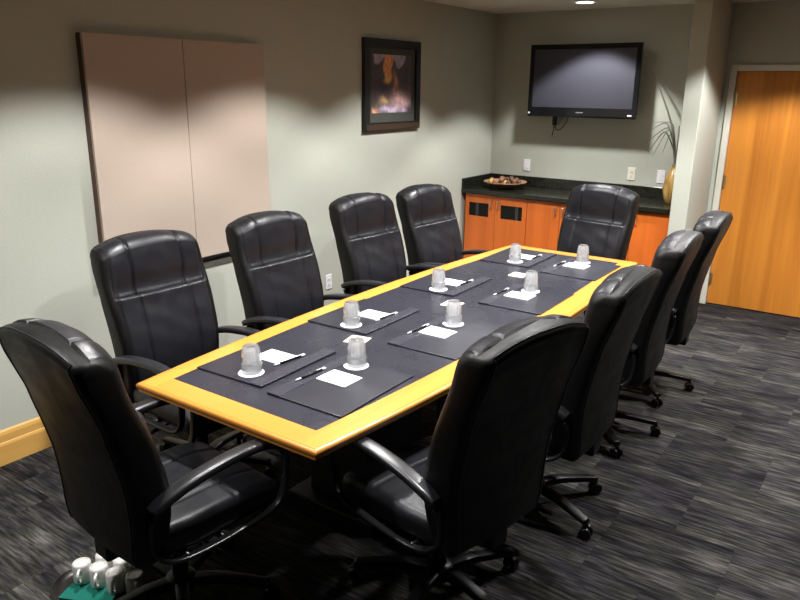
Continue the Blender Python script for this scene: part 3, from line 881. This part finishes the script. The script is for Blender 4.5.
for vtx in pr.data.vertices:
    u = (vtx.co.y-a0)/(a1-a0); v = (vtx.co.z-c0)/(c1-c0)
    uu = u+.03*math.sin(17*v+3*u); vv = v+.03*math.sin(15*u+4*v)
    c = Vector((.055,.045,.048))
    def lay(col, k):
        global c_
        return c.lerp(Vector(col), max(0, min(1, k)))
    c = lay((.28,.24,.32), sstep(.06,.0,abs(uu-.14)-(vv-.80)*.6)*(vv > .80))
    c = lay((.30,.27,.34), sstep(.05,0,abs(uu-.66)-(vv-.78)*.9)*(vv > .78)*.8)
    c = lay((.50,.22,.09), sstep(.13,.07,abs(uu-.36+.05*math.sin(6*vv)))*sstep(.50,.62,vv))
    c = lay((.48,.38,.08), blob(uu,vv,.38,.60,.06,.05))
    c = lay((.45,.22,.13), blob(uu,vv,.58,.52,.055,.14)*.9)
    c = lay((.025,.025,.03), blob(uu,vv,.34,.40,.16,.10))
    c = lay((.035,.04,.06), blob(uu,vv,.80,.60,.15,.16)*.8)
    c = lay((.55,.36,.36), blob(uu,vv,.72,.20,.26,.15)*1.1)
    c = lay((.50,.42,.55), blob(uu,vv,.45,.06,.22,.06))
    c = lay((.52,.35,.16), blob(uu,vv,.28,.20,.10,.06))
    c = lay((.62,.30,.16), blob(uu,vv,.08,.04,.08,.07))
    c = lay((.03,.02,.025), blob(uu,vv,.92,.06,.09,.09))
    c = lay((.45,.36,.50), blob(uu,vv,.80,.04,.08,.06))
    ca.data[vtx.index].color = (*c, 1)

# ------------------------------------------------------------------ wall plates
def wall_plate(name, label, cat, loc, rz, m, duplex, group):
    t = thing(name, label, cat, loc, rz, group)    # local: -y faces the room
    link('plate', B(-.036, .036, -.006, 0, -.058, .058, bev=.003), m, t)
    if duplex:
        for z in (-.021, .021):
            r = link('receptacle', B(-.017, .017, -.0085, -.0055, z-.014, z+.014, bev=.002, seg=1), m, t)
            bm = bmesh.new(); box(bm, -.009, -.006, -.0092, -.0084, z-.002, z+.008); box(bm, .006, .009, -.0092, -.0084, z-.002, z+.008); box(bm, -.0022, .0022, -.0092, -.0084, z-.010, z-.006)
            link('slots', bm, M['slot'], r)
    else:
        link('rocker', B(-.017, .017, -.0085, -.0055, -.034, .034, bev=.002, seg=1), m, t)
    bm = bmesh.new(); lathe(bm, [(0,0),(.003,0),(.003,.0012),(0,.0012)], 10)
    for v in bm.verts: v.co = Vector((v.co.x, -.0058-v.co.z, v.co.y + (.0 if duplex else .046)))
    link('screw', bm, M['silver'], t)
wall_plate('switch_plate', 'white wall plate above the bowl at the left end of the counter', 'wall plate', (.412, 6.72, 1.150), 0, M['white_plastic'], False, 'wall plates above the counter')
wall_plate('power_outlet', 'cream duplex outlet on the back wall right of the far chair', 'outlet', (1.475, 6.72, 1.140), 0, M['cream_plastic'], True, 'wall plates above the counter')
wall_plate('switch_plate', 'white wall plate next to the golden brown vase', 'wall plate', (1.745, 6.72, 1.135), 0, M['white_plastic'], False, 'wall plates above the counter')
wall_plate('power_outlet', 'white duplex outlet low on the left wall between two chairs', 'outlet', (0, 4.12, .42), PI/2, M['white_plastic'], True, 'low wall outlets')

# ------------------------------------------------------------------ mugs on a tray on the floor
tx, ty = 1.285, 1.250
bm = bmesh.new()
def oval(r, z, k=1.0): return r, z
lathe(bm, [(0,0),(.150,0),(.168,.010),(.176,.022),(.172,.023),(.160,.012),(.145,.006),(0,.006)], 56)
for v in bm.verts: v.co.x *= 1.08; v.co.y *= .86
tr = autosmooth(link('serving_tray', bm, M['tray'], None, loc=(tx,ty,0)), 50); tr.rotation_euler = (0,0,math.radians(10))
tag(tr, 'dark oval tray on the carpet behind the near end chair', 'tray')
bm = bmesh.new(); N = 26
V = [[None]*(N+1) for _ in range(N+1)]
for i in range(N+1):
    for j in range(N+1):
        x = -.105+.21*i/N; y = -.074+.148*j/N
        z = .0105+.0025*math.sin(28*x+9*y)*math.sin(24*y)
        V[i][j] = (bm.verts.new((x,y,z)), bm.verts.new((x,y,z-.002)))
for i in range(N):
    for j in range(N):
        bm.faces.new([V[i][j][0], V[i+1][j][0], V[i+1][j+1][0], V[i][j+1][0]]); bm.faces.new([V[i][j][1], V[i][j+1][1], V[i+1][j+1][1], V[i+1][j][1]])
for k in range(N):
    for a, b in ((V[k][0], V[k+1][0]), (V[k+1][N], V[k][N]), (V[0][k+1], V[0][k]), (V[N][k], V[N][k+1])): bm.faces.new([a[0], a[1], b[1], b[0]])
nk = link('napkin', bm, M['cloth'], None, True, (tx-.015, ty-.01, 0)); nk.rotation_euler = (0,0,math.radians(22))
tag(nk, 'teal green cloth napkin lying on the tray beneath the mugs', 'napkin')
def make_mug():
    bm = bmesh.new()   # upside down, foot on top
    lathe(bm, [(.036,0),(.0405,0),(.0415,.004),(.0400,.045),(.0385,.078),(.036,.085),(.030,.088),(.027,.086),(.026,.0835),(0,.083),(0,.079),(.034,.077),(.0365,.045),(.0375,.004),(.036,0)], 40)
    o = autosmooth(link('coffee_mug', bm, M['ceramic']), 50)
    bm = bmesh.new()
    path = spline([(.037,0,.072),(.052,0,.074),(.066,0,.066),(.070,0,.050),(.066,0,.032),(.053,0,.020),(.038,0,.020)], 26)
    sweep(bm, path, rrect(.0062,.0045,.004), up=Vector((0,1,0)))
    link('handle', bm, M['ceramic'], o, True); return o
mug0 = make_mug()
mugs = [(-.100,.000,-46,'white upside-down mug at the left of the front row on the tray'),
        (-.026,.026,-46,'white upside-down mug in the middle of the front row on the tray'),
        (.056,.044,-46,'white upside-down mug at the right of the front row on the tray'),
        (-.078,.086,110,'white upside-down mug farthest back on the tray, behind the left mug'),
        (.006,.108,70,'white upside-down mug in the middle of the back row on the tray'),
        (.132,.078,-30,'white upside-down mug at the right edge of the tray, handle to the right')]
for i, (x, y, a, lab) in enumerate(mugs):
    o = mug0 if i == 0 else copy_tree(mug0)
    o.location = (tx+x, ty+y, .0135); o.scale = (.91,.91,.91); o.rotation_euler = (0,0,math.radians(a)); tag(o, lab, 'mug', 'white mugs on the tray')

# ------------------------------------------------------------------ world, camera
w = bpy.data.worlds.new('room_dark'); S.world = w; w.use_nodes = True
w.node_tree.nodes['Background'].inputs[0].default_value = (0,0,0,1); w.node_tree.nodes['Background'].inputs[1].default_value = 0
cam = bpy.data.cameras.new('camera'); co = bpy.data.objects.new('camera', cam); COL.objects.link(co)
yaw, pit, roll = -.612429978, .29036292, .010375207
fwd = Vector((math.sin(yaw)*math.cos(pit), math.cos(yaw)*math.cos(pit), -math.sin(pit)))
r = Vector((math.cos(yaw), -math.sin(yaw), 0)); u = r.cross(fwd)
r2 = r*math.cos(roll)+u*math.sin(roll); u2 = -r*math.sin(roll)+u*math.cos(roll)
mt = Matrix((r2, u2, -fwd)).transposed().to_4x4(); mt.translation = Vector((3.584, 0, 1.9))
co.matrix_world = mt
cam.sensor_width = 36; cam.lens = 715.7188*36/800; cam.clip_start = .05
S.camera = co
S.view_settings.view_transform = 'Standard'; S.view_settings.look = 'None'; S.view_settings.gamma = 1; S.view_settings.exposure = .42
S.view_settings.use_curve_mapping = False
S.cycles.caustics_refractive = False; S.cycles.caustics_reflective = False; S.cycles.max_bounces = 8; S.cycles.transmission_bounces = 8
